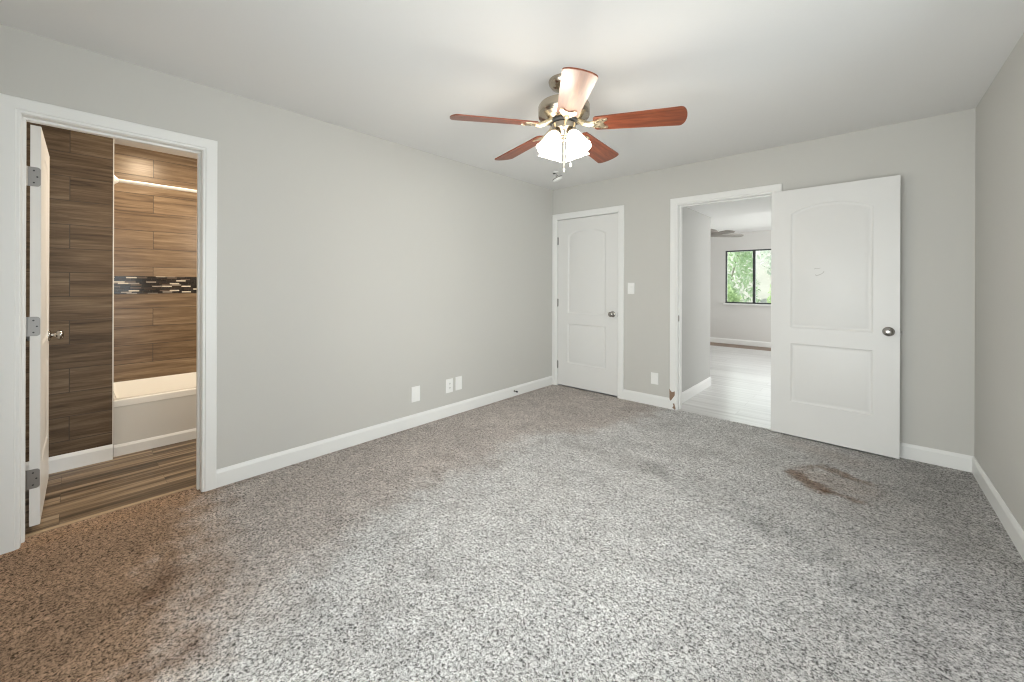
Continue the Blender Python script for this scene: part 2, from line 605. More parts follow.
def slab(name, mat, x0, x1, y0, y1, z0, z1, label, cat):
    bm = bmesh.new()
    box(bm, x0, x1, y0, y1, z0, z1)
    return struct(link(name, bm, mat), label, cat)


BASE = [(0.0, 0.0), (0.013, 0.0), (0.013, 0.086), (0.006, 0.104), (0.003, 0.108), (0.0, 0.108)]


def baseboard_bm(bm, a, b, normal, h=0.108):
    """run of baseboard from a to b (xy), standing off along normal"""
    k = h / 0.108
    A = [bm.verts.new((a[0] + normal[0] * d, a[1] + normal[1] * d, z * k)) for d, z in BASE]
    B = [bm.verts.new((b[0] + normal[0] * d, b[1] + normal[1] * d, z * k)) for d, z in BASE]
    for i in range(len(BASE)):
        j = (i + 1) % len(BASE)
        bm.faces.new((A[i], A[j], B[j], B[i]))
    bm.faces.new(A)
    bm.faces.new(B)


def baseboard(name, runs, label, mat=None, h=0.108):
    bm = bmesh.new()
    for a, b, nrm in runs:
        baseboard_bm(bm, a, b, nrm, h)
    return struct(link(name, bm, mat or M['trim']), label, 'baseboard')


CASE = [(0.0, 0.0), (0.0, 0.009), (0.003, 0.011), (0.012, 0.0115), (0.016, 0.0155), (0.066, 0.016), (0.070, 0.0135), (0.070, 0.0)]


def casing_bm(bm, a, b, top, to3, prof=CASE):
    """U of casing round an opening a..b (u), up to top; to3(u, h, z) -> xyz with h the stand-off"""
    path = [(a, 0.0, -1, 0), (a, top, -1, 1), (b, top, 1, 1), (b, 0.0, 1, 0)]
    rows = []
    for (u, z, su, sz) in path:
        rows.append([bm.verts.new(to3(u + su * d, h, z + sz * d)) for d, h in prof])
    for r, q in zip(rows, rows[1:]):
        for i in range(len(prof)):
            j = (i + 1) % len(prof)
            bm.faces.new((r[i], r[j], q[j], q[i]))
    bm.faces.new(rows[0])
    bm.faces.new(rows[-1])


def jamb_bm(bm, a, b, top, to3, h0, h1, t=0.019, stop=None):
    for (u0, u1, z0, z1) in ((a - t, a, 0, top + t), (b, b + t, 0, top + t), (a, b, top, top + t)):
        c0, c1 = to3(u0, h0, z0), to3(u1, h1, z1)
        box(bm, min(c0[0], c1[0]), max(c0[0], c1[0]), min(c0[1], c1[1]), max(c0[1], c1[1]), z0, z1)
    if stop:
        s0, s1 = stop
        for (u0, u1, z0, z1) in ((a, a + 0.011, 0, top), (b - 0.011, b, 0, top), (a + 0.011, b - 0.011, top - 0.011, top)):
            c0, c1 = to3(u0, s0, z0), to3(u1, s1, z1)
            box(bm, min(c0[0], c1[0]), max(c0[0], c1[0]), min(c0[1], c1[1]), max(c0[1], c1[1]), z0, z1)


# ------------------------------------------------------------------ room shell
XL, YB, H = -2.977, 4.055, 2.44
YN = -0.40
T = 0.12
OPB = (-0.163, 0.520, 2.045)          # bathroom opening on the left wall (y, y, top)
OPM = (-1.437, -0.642, 2.043)         # bedroom doorway on the back wall
OPC = (-2.905, -2.086, 2.052)         # closet
tj = 0.019

slab('floor', M['carpet'], XL - T + 0.02, 0.75, YN - 0.1, YB + 0.012, -0.05, 0.0,
     'worn speckled grey carpet with brown stains and a browner left side covering the bedroom', 'floor')
slab('ceiling', M['ceiling'], XL - T, 0.75, YN - 0.3, YB + T, H, H + 0.1, 'plain pale grey bedroom ceiling around the fan', 'ceiling')

wl = struct(link('wall_left', wall_mesh('x', XL - T, XL, YN - 0.3, YB + T, -0.05, H, [(OPB[0] - tj, OPB[1] + tj, -0.05, OPB[2] + tj)]), M['wall']),
            'long grey painted wall holding the bathroom doorway', 'wall')
wb = struct(link('wall_back', wall_mesh('y', YB, YB + T, XL, 0.75, -0.05, H,
                                        [(OPM[0] - tj, OPM[1] + tj, -0.05, OPM[2] + tj), (OPC[0] - tj, OPC[1] + tj, -0.05, OPC[2] + tj)]), M['wall']),
            'grey painted far wall with closet door and open bedroom door', 'wall')
wr = struct(link('wall_right', wall_mesh('x', 0.0, T, -4.9, 0.1, -0.05, H, [(-4.205, -1.405, 0.05, 2.2)]), M['wall'], loc=(0.511, YB, 0), rot=(0, 0, 0.0139)),
            'grey painted wall at the right edge of the room', 'wall')
WN = (-1.67, 0.43, 0.05, 2.2)
wn = struct(link('wall_near', wall_mesh('y', YN - T, YN, XL - 0.0, 0.75, -0.05, H, [WN]), M['wall']),
            'grey painted wall behind the camera with an added window', 'wall')


def window(name, cx, y, z0, z1, w, label, depth=0.05, split=None, side=1, rotz=0.0):
    o = empty(name, (cx, y, z0), (0, 0, rotz))
    struct(o, label, 'window')
    h = z1 - z0
    f = 0.028
    bm = bmesh.new()
    box(bm, -w / 2, w / 2, -depth / 2, depth / 2, 0, f)
    box(bm, -w / 2, w / 2, -depth / 2, depth / 2, h - f, h)
    box(bm, -w / 2, -w / 2 + f, -depth / 2, depth / 2, f, h - f)
    box(bm, w / 2 - f, w / 2, -depth / 2, depth / 2, f, h - f)
    link('window_frame', bm, M['frame'], o)
    bm = bmesh.new()
    box(bm, -0.028, 0.020, -depth / 2 - 0.006, depth / 2 - 0.004, f, h - f)
    link('mullion', bm, M['frame'], o)
    for a, b in ((-w / 2 + f, -0.028), (0.020, w / 2 - f)):
        bm = bmesh.new()
        box(bm, a, b, -0.003, 0.003, f, h - f)
        link('pane', bm, M['glass'], o)
    bm = bmesh.new()
    box(bm, -w / 2 - 0.03, w / 2 + 0.03, -side * 0.105 if side > 0 else -depth / 2, depth / 2 if side > 0 else 0.105, -0.03, 0.0, 0.004)
    link('window_sill', bm, M['trim'], o)
    return o


window('window_1', -0.62, YN - 0.07, 0.05, 2.2, 2.1, 'unseen wide glass door added behind the camera for its daylight', side=-1)
window('window_3', 0.511 + 0.0139 * 2.805 + 0.05, 1.25, 0.05, 2.2, 2.8, 'wide sliding glass door in the right wall', rotz=PI / 2 + 0.0139)

# bathroom -----------------------------------------------------------------
XT = -4.79
slab('floor_bathroom', M['bath_floor'], XT, XL - T + 0.02, -1.3, 1.74, -0.05, 0.002, 'striped brown wood-look vinyl bathroom floor', 'floor')
slab('ceiling_bathroom', M['ceiling_white'], XT - T, XL - T, -1.4, 1.86, H, H + 0.1, 'cream bathroom ceiling above the tub', 'ceiling')
bm = bmesh.new()
box(bm, XT, -3.99, -1.3, 0.195, -0.05, H)
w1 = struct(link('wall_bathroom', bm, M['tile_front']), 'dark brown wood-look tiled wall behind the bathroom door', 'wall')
bm = bmesh.new()
box(bm, -3.992, -3.988, 0.191, 0.197, 0.108, H)
link('tile_edge_trim', bm, M['rod'], w1)
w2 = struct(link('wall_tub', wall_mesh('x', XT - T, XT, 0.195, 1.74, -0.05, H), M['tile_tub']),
            'golden brown wood-look tiled wall behind the bathtub', 'wall')
bm = bmesh.new()
box(bm, XT - 0.004, XT + 0.004, 0.1955, 1.74, 1.158, 1.311)
link('mosaic_band', bm, M['mosaic'], w2)
struct(link('wall_bathroom_end', wall_mesh('y', 1.74, 1.86, XT - T, XL - T, -0.05, H), M['tile_end']), 'tiled end wall of the bathtub alcove', 'wall')
struct(link('wall_bathroom_near', wall_mesh('y', -1.42, -1.3, XT - T, XL - T, -0.05, H), M['wall_far']), 'plain end wall of the bathroom', 'wall')
baseboard('baseboard_bathroom', [((-3.99, -1.3), (-3.99, 0.195), (1, 0))], 'white baseboard under the dark wood-look tiled wall')
baseboard('baseboard_tub', [((-4.040, 0.2), (-4.040, 1.735), (1, 0))], 'low white baseboard along the front of the bathtub', h=0.083)

# closet -------------------------------------------------------------------
bm = bmesh.new()
cx0, cx1, cy0, cy1 = -3.10, -1.60, YB + T, YB + 0.75
box(bm, cx0 - 0.05, cx0, cy0, cy1, -0.05, H)
box(bm, cx1 - 0.05, cx1, cy0, cy1, -0.05, H)
box(bm, cx0, cx1 - 0.05, cy1, cy1 + 0.05, -0.05, H)
box(bm, cx0, cx1 - 0.05, cy0, cy1, H - 0.2, H)
box(bm, cx0, cx1 - 0.05, YB + 0.02, cy1, -0.06, -0.004)
struct(link('wall_closet', bm, M['closet']), 'dark inside of the closet behind its closed door', 'wall')

# hall and far room --------------------------------------------------------
XH, YH, YF, HF = -1.496, 5.343, 9.43, 2.36
slab('floor_hall', M['hall_floor'], -3.6, 2.2, YB + 0.012, 8.93, -0.05, -0.002, 'bright pale plank floor running from hall to far room', 'floor')
slab('floor_far', M['brown_floor'], -3.6, 2.2, 8.93, YF, -0.05, -0.003, 'narrow brown floor strip below the far wall', 'floor')  # brown band replaces the pale planks below the far wall
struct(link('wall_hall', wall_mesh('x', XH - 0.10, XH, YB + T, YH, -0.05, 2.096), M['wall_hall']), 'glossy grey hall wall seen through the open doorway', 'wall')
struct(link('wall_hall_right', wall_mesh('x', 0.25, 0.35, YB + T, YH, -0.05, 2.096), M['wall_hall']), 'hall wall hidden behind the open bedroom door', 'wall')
slab('ceiling_hall', M['ceiling_white'], -3.6, 2.2, YB + T, YH, 2.096, 2.55, 'lowered white hall ceiling beyond the doorway', 'ceiling')
slab('ceiling_far', M['ceiling_white'], -3.7, 2.3, YH, YF + 0.1, HF, HF + 0.1, 'bright white ceiling of the far room', 'ceiling')
FW = (-2.34, -1.26, 0.869, 1.99)
struct(link('wall_far', wall_mesh('y', YF, YF + T, -3.7, 2.3, -0.05, HF, [FW]), M['wall_far']), 'pale far-room wall around the dark framed window', 'wall')
struct(link('wall_far_left', wall_mesh('x', -3.72, -3.6, YH - 0.1, YF, -0.05, HF), M['wall_far']), 'left wall of the far room hidden by the hall wall', 'wall')
struct(link('wall_far_right', wall_mesh('x', 2.2, 2.32, YH - 0.1, YF, -0.05, HF, [(5.75, 8.65, 0.0, 2.15)]), M['wall_far']),
       'right wall of the far room with an opening added for the fill light', 'wall')
bm = bmesh.new()
box(bm, -3.6, XH - 0.10, YH - 0.1, YH, -0.05, 2.1)
struct(link('wall_far_near', bm, M['wall_far']), 'near wall of the far room beside the hall', 'wall')
bm = bmesh.new()
box(bm, 0.35, 2.2, YH - 0.1, YH, -0.05, 2.1)
struct(link('wall_far_corner', bm, M['wall_far']), 'near wall of the far room on the hidden side', 'wall')
baseboard('baseboard_hall', [((XH, YB + T), (XH, YH), (1, 0))], 'white baseboard along the hall wall past the doorway')
baseboard('baseboard_far', [((-3.6, YF), (2.2, YF), (0, -1))], 'white baseboard below the far-room window')
window('window_2', (FW[0] + FW[1]) / 2, YF + 0.03, FW[2], FW[3], FW[1] - FW[0], 'dark framed sliding window in the far room with shrubs outside', side=1)

# ------------------------------------------------------------------ baseboards, casings
baseboard('baseboard_left', [((XL, OPB[1] + 0.07), (XL, YB), (1, 0)), ((XL, YN), (XL, OPB[0] - 0.07), (1, 0))],
          'white baseboard along the long left wall')
baseboard('baseboard_back', [((OPC[1] + 0.07, YB), (OPM[0] - 0.07, YB), (0, -1)), ((OPM[1] + 0.07, YB), (0.511, YB), (0, -1))],
          'white baseboard of the far wall either side of the doorway')
bm = bmesh.new()
baseboard_bm(bm, (0, 0), (0, -1.405), (-1, 0))
baseboard_bm(bm, (0, -4.205), (0, -4.45), (-1, 0))
struct(link('baseboard_right', bm, M['trim'], loc=(0.511, YB, 0), rot=(0, 0, 0.0139)), 'white baseboard along the right wall', 'baseboard')

bm = bmesh.new()
casing_bm(bm, OPB[0] - 0.002, OPB[1] + 0.002, OPB[2] + 0.002, lambda u, h, z: (XL + h, u, z))
casing_bm(bm, OPB[0] - 0.002, OPB[1] + 0.002, OPB[2] + 0.002, lambda u, h, z: (XL - T - h, u, z))
jamb_bm(bm, OPB[0], OPB[1], OPB[2], lambda u, h, z: (XL + h, u, z), -T, 0.0, stop=(-0.08, -0.045))
tb = struct(link('trim_1', bm, M['trim']), 'white casing and jamb of the bathroom doorway', 'door frame')

bm = bmesh.new()
casing_bm(bm, OPM[0] - 0.003, OPM[1] + 0.003, OPM[2] + 0.003, lambda u, h, z: (u, YB - h, z))
casing_bm(bm, OPM[0] - 0.003, OPM[1] + 0.003, OPM[2] + 0.003, lambda u, h, z: (u, YB + T + h, z))
jamb_bm(bm, OPM[0], OPM[1], OPM[2], lambda u, h, z: (u, YB - h, z), -T, 0.0, stop=(-0.075, -0.040))
tm = struct(link('trim_2', bm, M['trim']), 'white chipped casing and jamb of the bedroom doorway', 'door frame')

bm = bmesh.new()
casing_bm(bm, OPC[0] - 0.002, OPC[1] + 0.002, OPC[2] + 0.002, lambda u, h, z: (u, YB - h, z))
jamb_bm(bm, OPC[0], OPC[1], OPC[2], lambda u, h, z: (u, YB - h, z), -T, 0.0, stop=(-0.075, -0.042))
tc = struct(link('trim_3', bm, M['trim']), 'white casing and jamb of the closed closet door', 'door frame')

# strike plates
bm = bmesh.new()
box(bm, OPM[0], OPM[0] + 0.0015, YB + 0.006, YB + 0.036, 0.885, 0.945, 0.0006, 1)
box(bm, OPM[0] + 0.0012, OPM[0] + 0.002, YB + 0.014, YB + 0.028, 0.900, 0.930)
link('strike_plate', bm, M['hinge'], tm)['label'] = 'dark metal strike plate'
bm = bmesh.new()
box(bm, OPC[1] - 0.003, OPC[1] + 0.004, YB - 0.0035, YB + 0.03, 0.895, 0.945)
link('strike_plate', bm, M['hinge'], tc)['label'] = 'metal strike plate'


def flake(pts, y, t, name, mat, parent, label):
    bm = bmesh.new()
    a = [bm.verts.new((px, y, pz)) for px, pz in pts]
    b = [bm.verts.new((px, y + t, pz)) for px, pz in pts]
    bm.faces.new(a)
    bm.faces.new(b)
    for i in range(len(pts)):
        j = (i + 1) % len(pts)
        bm.faces.new((a[i], a[j], b[j], b[i]))
    o = link(name, bm, mat, parent)
    o['label'] = label
    return o


yc = YB - 0.0172
flake([(-1.511, 0.205), (-1.500, 0.188), (-1.488, 0.176), (-1.474, 0.178), (-1.462, 0.186), (-1.459, 0.186), (-1.458, 0.150), (-1.464, 0.138), (-1.476, 0.120),
       (-1.488, 0.100), (-1.500, 0.086), (-1.510, 0.100)], yc, 0.003, 'bare_wood_patch', M['bare'], tm, 'brown bare wood where the paint is chewed off')
flake([(-1.478, 0.062), (-1.462, 0.066), (-1.458, 0.045), (-1.450, 0.018), (-1.455, 0.002), (-1.472, 0.014), (-1.482, 0.02), (-1.470, 0.040)],
      yc, 0.003, 'bare_wood_patch', M['bare'], tm, 'brown bare wood near the floor')


# ------------------------------------------------------------------ doors
def offset_poly(pts, d):
    """move a convex counter-clockwise outline inward by d"""
    n = len(pts)
    out = []
    for i in range(n):
        p0, p1, p2 = Vector(pts[i - 1]), Vector(pts[i]), Vector(pts[(i + 1) % n])
        e1, e2 = (p1 - p0).normalized(), (p2 - p1).normalized()
        n1, n2 = Vector((-e1.y, e1.x)), Vector((-e2.y, e2.x))
        m = (n1 + n2)
        m = m / max(0.3, (1 + n1.dot(n2)))
        q = p1 + m * d
        out.append((q.x, q.y))
    return out


def door_leaf_bm(w, h, t, px0, px1):
    """two-panel arch-top moulded door, x 0..w, z 0..h, y -t/2..t/2"""
    zb0, zb1, zt0, zc, za = 0.278, 0.760, 0.888, 1.830, 1.894
    low = [(px0, zb0), (px1, zb0), (px1, zb1), (px0, zb1)]
    half = (px1 - px0) / 2
    s = za - zc
    R = (half * half + s * s) / (2 * s)
    cz = za - R
    ang = math.asin(half / R)
    arc = [((px0 + px1) / 2 + R * math.sin(a), cz + R * math.cos(a)) for a in [ang - 2 * ang * k / 16 for k in range(17)]]
    up = [(px0, zt0), (px1, zt0)] + arc
    bm = bmesh.new()
    steps = [(0.0, 0.0), (0.006, 0.004), (0.013, 0.0065), (0.022, 0.0065), (0.034, 0.0035), (0.046, 0.0012)]
    outer = [(0, 0), (w, 0), (w, h), (0, h)]
    edge = {}
    for side in (-1, 1):
        y0 = side * t / 2
        loops3 = [[Vector((x, z, 0)) for x, z in q] for q in (outer, low, up)]
        flat = [p for q in loops3 for p in q]
        vs = [bm.verts.new((p.x, y0, p.y)) for p in flat]
        for tri in tessellate_polygon(loops3):
            bm.faces.new([vs[i] for i in tri])
        edge[side] = vs[:4]
        k = 4
        for q in (low, up):
            prev = vs[k:k + len(q)]
            k += len(q)
            for d, dep in steps[1:]:
                cur = [bm.verts.new((x, y0 - side * dep, z)) for x, z in offset_poly(q, d)]
                for i in range(len(q)):
                    j = (i + 1) % len(q)
                    bm.faces.new((prev[i], prev[j], cur[j], cur[i]))
                prev = cur
            bm.faces.new(prev)
    for i in range(4):
        j = (i + 1) % 4
        bm.faces.new((edge[-1][i], edge[-1][j], edge[1][j], edge[1][i]))
    return bm


KNOB = [(0.0, -0.001), (0.034, -0.001), (0.034, 0.003), (0.031, 0.007), (0.022, 0.010), (0.013, 0.013), (0.011, 0.024), (0.013, 0.030),
        (0.023, 0.035), (0.0285, 0.043), (0.029, 0.051), (0.025, 0.058), (0.015, 0.062), (0.0, 0.0625)]


def make_door(name, label, w, h, t, px, loc, rotz, knob_z=0.905, knobs=(-1, 1), knob_x=None, knob_mat='nickel', hinges=None, leaf_hinge=False, bottom=0.012):
    o = empty(name, (loc[0], loc[1], bottom), (0, 0, rotz))
    struct(o, label, 'door')
    link('door_leaf', door_leaf_bm(w, h, t, *px), M['door'], o, smooth=25)
    kx = knob_x if knob_x is not None else w - 0.062
    for s in knobs:
        bm = bmesh.new()
        mt = Matrix.Translation((kx, s * t / 2, knob_z)) @ Matrix.Rotation(PI / 2 if s < 0 else -PI / 2, 4, 'X')
        lathe(bm, KNOB, 28, mt, cap=False)
        k = link('door_knob', bm, M[knob_mat], o, smooth=40)
        k['label'] = 'round metal knob'
    bm = bmesh.new()
    box(bm, w - 0.0005, w + 0.0012, -0.012, 0.012, knob_z - 0.028, knob_z + 0.028)
    box(bm, w, w + 0.009, -0.006, 0.006, knob_z - 0.009, knob_z + 0.009, 0.002, 1)
    link('latch', bm, M['hinge'], o)
    return o


def hinge_knuckle(o, x, y, z, plates):
    bm = bmesh.new()
    lathe(bm, [(0.0, -0.05), (0.004, -0.048), (0.0062, -0.045), (0.0062, 0.045), (0.004, 0.048), (0.0, 0.05)], 12, Matrix.Translation((x, y, z)), cap=False)
    for (x0, x1, y0, y1) in plates:
        box(bm, x0, x1, y0, y1, z - 0.045, z + 0.045)
    k = link('hinge', bm, M['hinge'], o, smooth=40)
    return k


# closet door: hinged left, closed, front face just behind the wall plane
cw = OPC[1] - OPC[0] - 0.008
d1 = make_door('door_1', 'closed white arch-panel closet door in the far left corner', cw, 2.030, 0.035, (0.148, 0.148 + 0.515), (OPC[0] + 0.004, YB + 0.020), 0,
               knobs=(-1,), bottom=0.016)
for z in (0.245, 1.010, 1.775):
    hinge_knuckle(d1, 0.001, -0.0225, z, [(-0.004, 0.010, -0.020, -0.016)])

# bedroom door: swung right round against the back wall
L = 0.784
ang = -math.asin((0.083 - 0.045) / L)
d2 = make_door('door_2', 'open white arch-panel bedroom door folded back against the far wall', L, 2.028, 0.035, (0.135, 0.642), (-0.634, YB - 0.0265 - 0.0115), ang,
               knob_x=0.725)
for z in (0.25, 1.01, 1.78):
    hinge_knuckle(d2, 0.002, 0.0235, z, [(0.0, 0.012, 0.0170, 0.0195)])
# scuffs on the upper panel (front face of the leaf faces -y)
for pts, tt in (([(0.291, 1.372), (0.300, 1.376), (0.318, 1.374), (0.332, 1.378), (0.331, 1.374), (0.318, 1.370), (0.300, 1.371), (0.294, 1.366)], 0),
                ([(0.296, 1.322), (0.306, 1.312), (0.322, 1.318), (0.338, 1.326), (0.352, 1.338), (0.356, 1.352), (0.352, 1.352), (0.348, 1.342),
                  (0.336, 1.331), (0.320, 1.324), (0.308, 1.319), (0.300, 1.326)], 0)):
    flake([(x, z - 0.0) for x, z in pts], -0.0178, 0.002, 'scuff_mark', M['scuff'], d2, 'grey scuffed paint')

# bathroom door: hinged at the left jamb, swung into the bathroom
d3 = make_door('door_3', 'narrow open bathroom door seen edge-on with three hinges', 0.70, 1.998, 0.035, (0.12, 0.58), (-3.100, -0.1245), PI - 0.014,
               knob_z=0.892, knob_x=0.640, bottom=0.036)
for z in (0.235, 0.995, 1.742):
    # rounded leaf on the door edge, reaching across the gap to the jamb
    bm = bmesh.new()
    w0, w1_, hh = -0.014, 0.034, 0.048
    r = 0.012
    pts = [(w0, -hh), (w1_ - r, -hh)]
    pts += [(w1_ - r + r * math.sin(a), -hh + r - r * math.cos(a)) for a in (0.4, 0.8, 1.2, PI / 2)]
    pts += [(w1_ - r + r * math.cos(a), hh - r + r * math.sin(a)) for a in (0.0, 0.4, 0.8, 1.2)]
    pts += [(w1_ - r, hh), (w0, hh)]
    A = [bm.verts.new((-0.0020, 0.0175 - a, z + b)) for a, b in pts]
    B = [bm.verts.new((0.001, 0.0175 - a, z + b)) for a, b in pts]
    bm.faces.new(A)
    bm.faces.new(B)
    for i in range(len(pts)):
        j = (i + 1) % len(pts)
        bm.faces.new((A[i], A[j], B[j], B[i]))
    lathe(bm, [(0.0, -0.05), (0.006, -0.048), (0.006, 0.048), (0.0, 0.05)], 12, Matrix.Translation((-0.003, 0.0305, z)), cap=False)
    hg = link('hinge', bm, M['hinge'], d3)
    bm = bmesh.new()
    for (a, b) in ((0.012, 0.03), (0.023, 0.0), (0.012, -0.03)):
        lathe(bm, [(0.0, 0.0), (0.0038, 0.0), (0.0038, 0.0012), (0.0, 0.0014)], 10,
              Matrix.Translation((-0.0021, 0.0175 - a, z + b)) @ Matrix.Rotation(-PI / 2, 4, 'Y'), cap=False)
    link('hinge_screws', bm, M['slot'], hg)

# transition between carpet and vinyl
bm = bmesh.new()
box(bm, XL - T - 0.004, XL - T + 0.026, OPB[0], OPB[1], 0.0, 0.004, 0.0015, 1)
struct(link('trim_4', bm, painted('tan_transition', (0.42, 0.31, 0.20), 0.5, 0.2)), 'thin tan transition strip at the bathroom threshold', 'threshold')


# ------------------------------------------------------------------ wall plates
def wall_plate(name, label, loc, rotz, kind, w=0.080, h=0.125, group=None):
    """front of the plate faces local -y"""
    o = empty(name, loc, (0, 0, rotz))
    bm = bmesh.new()
    box(bm, -w / 2, w / 2, -0.006, 0.0, -h / 2, h / 2, 0.0022, 2)
    link('plate', bm, M['plate'], o)
    if kind == 'outlet':
        for s in (-1, 1):
            bm = bmesh.new()
            lathe(bm, [(0.0, 0.0), (0.0168, 0.0), (0.0168, 0.0022), (0.0155, 0.0030), (0.0, 0.0030)], 20,
                  Matrix.Translation((0, -0.006, s * 0.0195)) @ Matrix.Rotation(PI / 2, 4, 'X'), cap=False)
            rc = link('receptacle', bm, M['plate'], o)
            bm = bmesh.new()
            box(bm, -0.0075, -0.0050, -0.0094, -0.0088, s * 0.0195 - 0.001, s * 0.0195 + 0.008)
            box(bm, 0.0050, 0.0075, -0.0094, -0.0088, s * 0.0195 - 0.001, s * 0.0195 + 0.007)
            box(bm, -0.0022, 0.0022, -0.0094, -0.0088, s * 0.0195 - 0.010, s * 0.0195 - 0.006)
            link('slots', bm, M['slot'], rc)
        sc = [(0, 0)]
    elif kind == 'switch':
        bm = bmesh.new()
        box(bm, -0.0165, 0.0165, -0.009, -0.006, -0.0335, 0.0335, 0.001, 1)
        link('rocker', bm, M['plate'], o)
        bm = bmesh.new()
        lathe(bm, [(0.0, 0.0), (0.009, 0.0), (0.008, 0.006), (0.0, 0.007)], 18, Matrix.Translation((0, -0.009, 0.018)) @ Matrix.Rotation(PI / 2, 4, 'X'), cap=False)
        link('dimmer_button', bm, M['plate'], o)
        sc = [(0, 0.048), (0, -0.048)]
    else:
        bm = bmesh.new()
        lathe(bm, [(0.0, 0.0), (0.008, 0.0), (0.008, 0.003), (0.0045, 0.004), (0.0045, 0.010), (0.0, 0.010)], 16,
              Matrix.Translation((0, -0.006, 0)) @ Matrix.Rotation(PI / 2, 4, 'X'), cap=False)
        if kind == 'cable':
            link('cable_jack', bm, M['hinge'], o)
        else:
            bm.free()
        sc = [(0, 0.045), (0, -0.045)]
    for sx, sz in sc:
        bm = bmesh.new()
        lathe(bm, [(0.0, 0.0), (0.003, 0.0), (0.0028, 0.001), (0.0, 0.0012)], 10, Matrix.Translation((sx, -0.006, sz)) @ Matrix.Rotation(PI / 2, 4, 'X'), cap=False)
        link('screw', bm, M['plate'], o)
    tag(o, label, 'wall plate', group)
    return o


wall_plate('blank_wall_plate', 'white wall plate low on left wall, nearest the bathroom doorway', (XL, 2.029, 0.283), PI / 2, 'blank', 0.086, 0.134)
wall_plate('electrical_outlet', 'white outlet with sockets, left one of the close pair on left wall', (XL, 2.405, 0.286), PI / 2, 'outlet', 0.082, 0.130)
wall_plate('cable_wall_plate', 'white wall plate, right one of the close pair on left wall', (XL, 2.519, 0.290), PI / 2, 'blank', 0.078, 0.130)
wall_plate('light_switch', 'white light switch on far wall right of the closet door', (-1.931, YB, 1.212), 0, 'switch', 0.077, 0.122)
wall_plate('blank_wall_plate', 'white wall plate near floor left of the chipped bedroom doorway', (-1.669, YB, 0.280), 0, 'blank', 0.078, 0.120)

# door stop on the left baseboard
o = empty('door_stop', (XL + 0.013, 3.32, 0.058), (0, PI / 2, 0))
tag(o, 'small dark door stop on the left baseboard near the closet', 'door stop')
bm = bmesh.new()
lathe(bm, [(0.0, 0.0), (0.012, 0.0), (0.012, 0.004), (0.006, 0.007), (0.0055, 0.030), (0.0, 0.030)], 16, cap=False)
link('base', bm, M['hinge'], o)
bm = bmesh.new()
lathe(bm, [(0.0, 0.028), (0.009, 0.028), (0.010, 0.034), (0.009, 0.046), (0.0, 0.047)], 16, cap=False)
link('rubber_tip', bm, M['rubber'], o)

# ------------------------------------------------------------------ smoke alarm hanging by its wires
o = empty('smoke_alarm', (-2.479, 3.426, H))
tag(o, 'white smoke alarm dangling by dark wires from ceiling near far corner', 'smoke alarm')
bm = bmesh.new()
lathe(bm, [(0.0, 0.0), (0.032, 0.0), (0.032, -0.006), (0.020, -0.010), (0.0, -0.010)], 20, cap=False)
link('ceiling_bracket', bm, M['plate'], o)
bm = bmesh.new()
box(bm, -0.036, -0.012, -0.01, 0.01, -0.018, -0.008, 0.003, 1)
link('wire_connector', bm, M['rubber'], o)
for k, (a, b) in enumerate(((-0.006, 0.018), (0.004, 0.026), (0.012, 0.034))):
    bm = bmesh.new()
    tube(bm, [(a, 0, -0.008), (a + 0.012 - 0.01 * k, 0.006, -0.025), (b - 0.016, -0.004, -0.042), (b - 0.006, 0.0, -0.058)], 0.0028, 6)
    link('wire', bm, M['rubber'] if k != 1 else M['plate'], o, smooth=60)
tilt = Matrix.Translation((0.024, 0.0, -0.080)) @ Matrix.Rotation(0.42, 4, Vector((0.671, -0.7415, 0))) 
bm = bmesh.new()
lathe(bm, [(0.0, 0.020), (0.040, 0.020), (0.052, 0.014), (0.054, 0.0), (0.050, -0.012), (0.030, -0.018), (0.0, -0.019)], 28, tilt, cap=False)
al = link('alarm_body', bm, M['plate'], o, smooth=40)
bm = bmesh.new()
lathe(bm, [(0.0545, 0.013), (0.0555, 0.012), (0.0555, 0.008), (0.0545, 0.007)], 28, tilt, cap=False)
link('vent_ring', bm, M['rubber'], al)

# ------------------------------------------------------------------ ceiling fan
fan = empty('ceiling_fan', (-1.338, 1.925, H))
tag(fan, 'brushed nickel ceiling fan with five cherry blades and lit glass shades', 'ceiling fan')
Z = lambda z: z - H
bm = bmesh.new()
lathe(bm, [(0.0, 0.0), (0.088, 0.0), (0.090, -0.006), (0.086, -0.022), (0.070, -0.042), (0.040, -0.056), (0.022, -0.060), (0.0, -0.060)], 40, cap=False)
link('canopy', bm, M['fan_metal'], fan, smooth=40)
bm = bmesh.new()
lathe(bm, [(0.0, -0.055), (0.0135, -0.055), (0.0135, -0.125), (0.0, -0.125)], 16, cap=False)
link('downrod', bm, M['fan_metal'], fan, smooth=40)
bm = bmesh.new()
lathe(bm, [(0.0, -0.122), (0.030, -0.122), (0.060, -0.128), (0.118, -0.132), (0.140, -0.140), (0.149, -0.154), (0.149, -0.192), (0.144, -0.200),
           (0.150, -0.204), (0.146, -0.214), (0.120, -0.226), (0.085, -0.238), (0.0, -0.238)], 48, cap=False)
link('motor_housing', bm, M['fan_metal'], fan, smooth=35)
bm = bmesh.new()
lathe(bm, [(0.0, -0.236), (0.082, -0.236), (0.084, -0.246), (0.078, -0.252), (0.0, -0.252)], 40, cap=False)
link('flywheel', bm, M['slot'], fan, smooth=35)
bm = bmesh.new()
lathe(bm, [(0.0, -0.250), (0.062, -0.250), (0.070, -0.258), (0.070, -0.288), (0.062, -0.298), (0.048, -0.306), (0.040, -0.330), (0.046, -0.338),
           (0.030, -0.352), (0.0, -0.356)], 40, cap=False)
link('switch_housing', bm, M['fan_metal'], fan, smooth=35)

# blades
BZ = Z(2.155)
R0, R1 = 0.185, 0.664


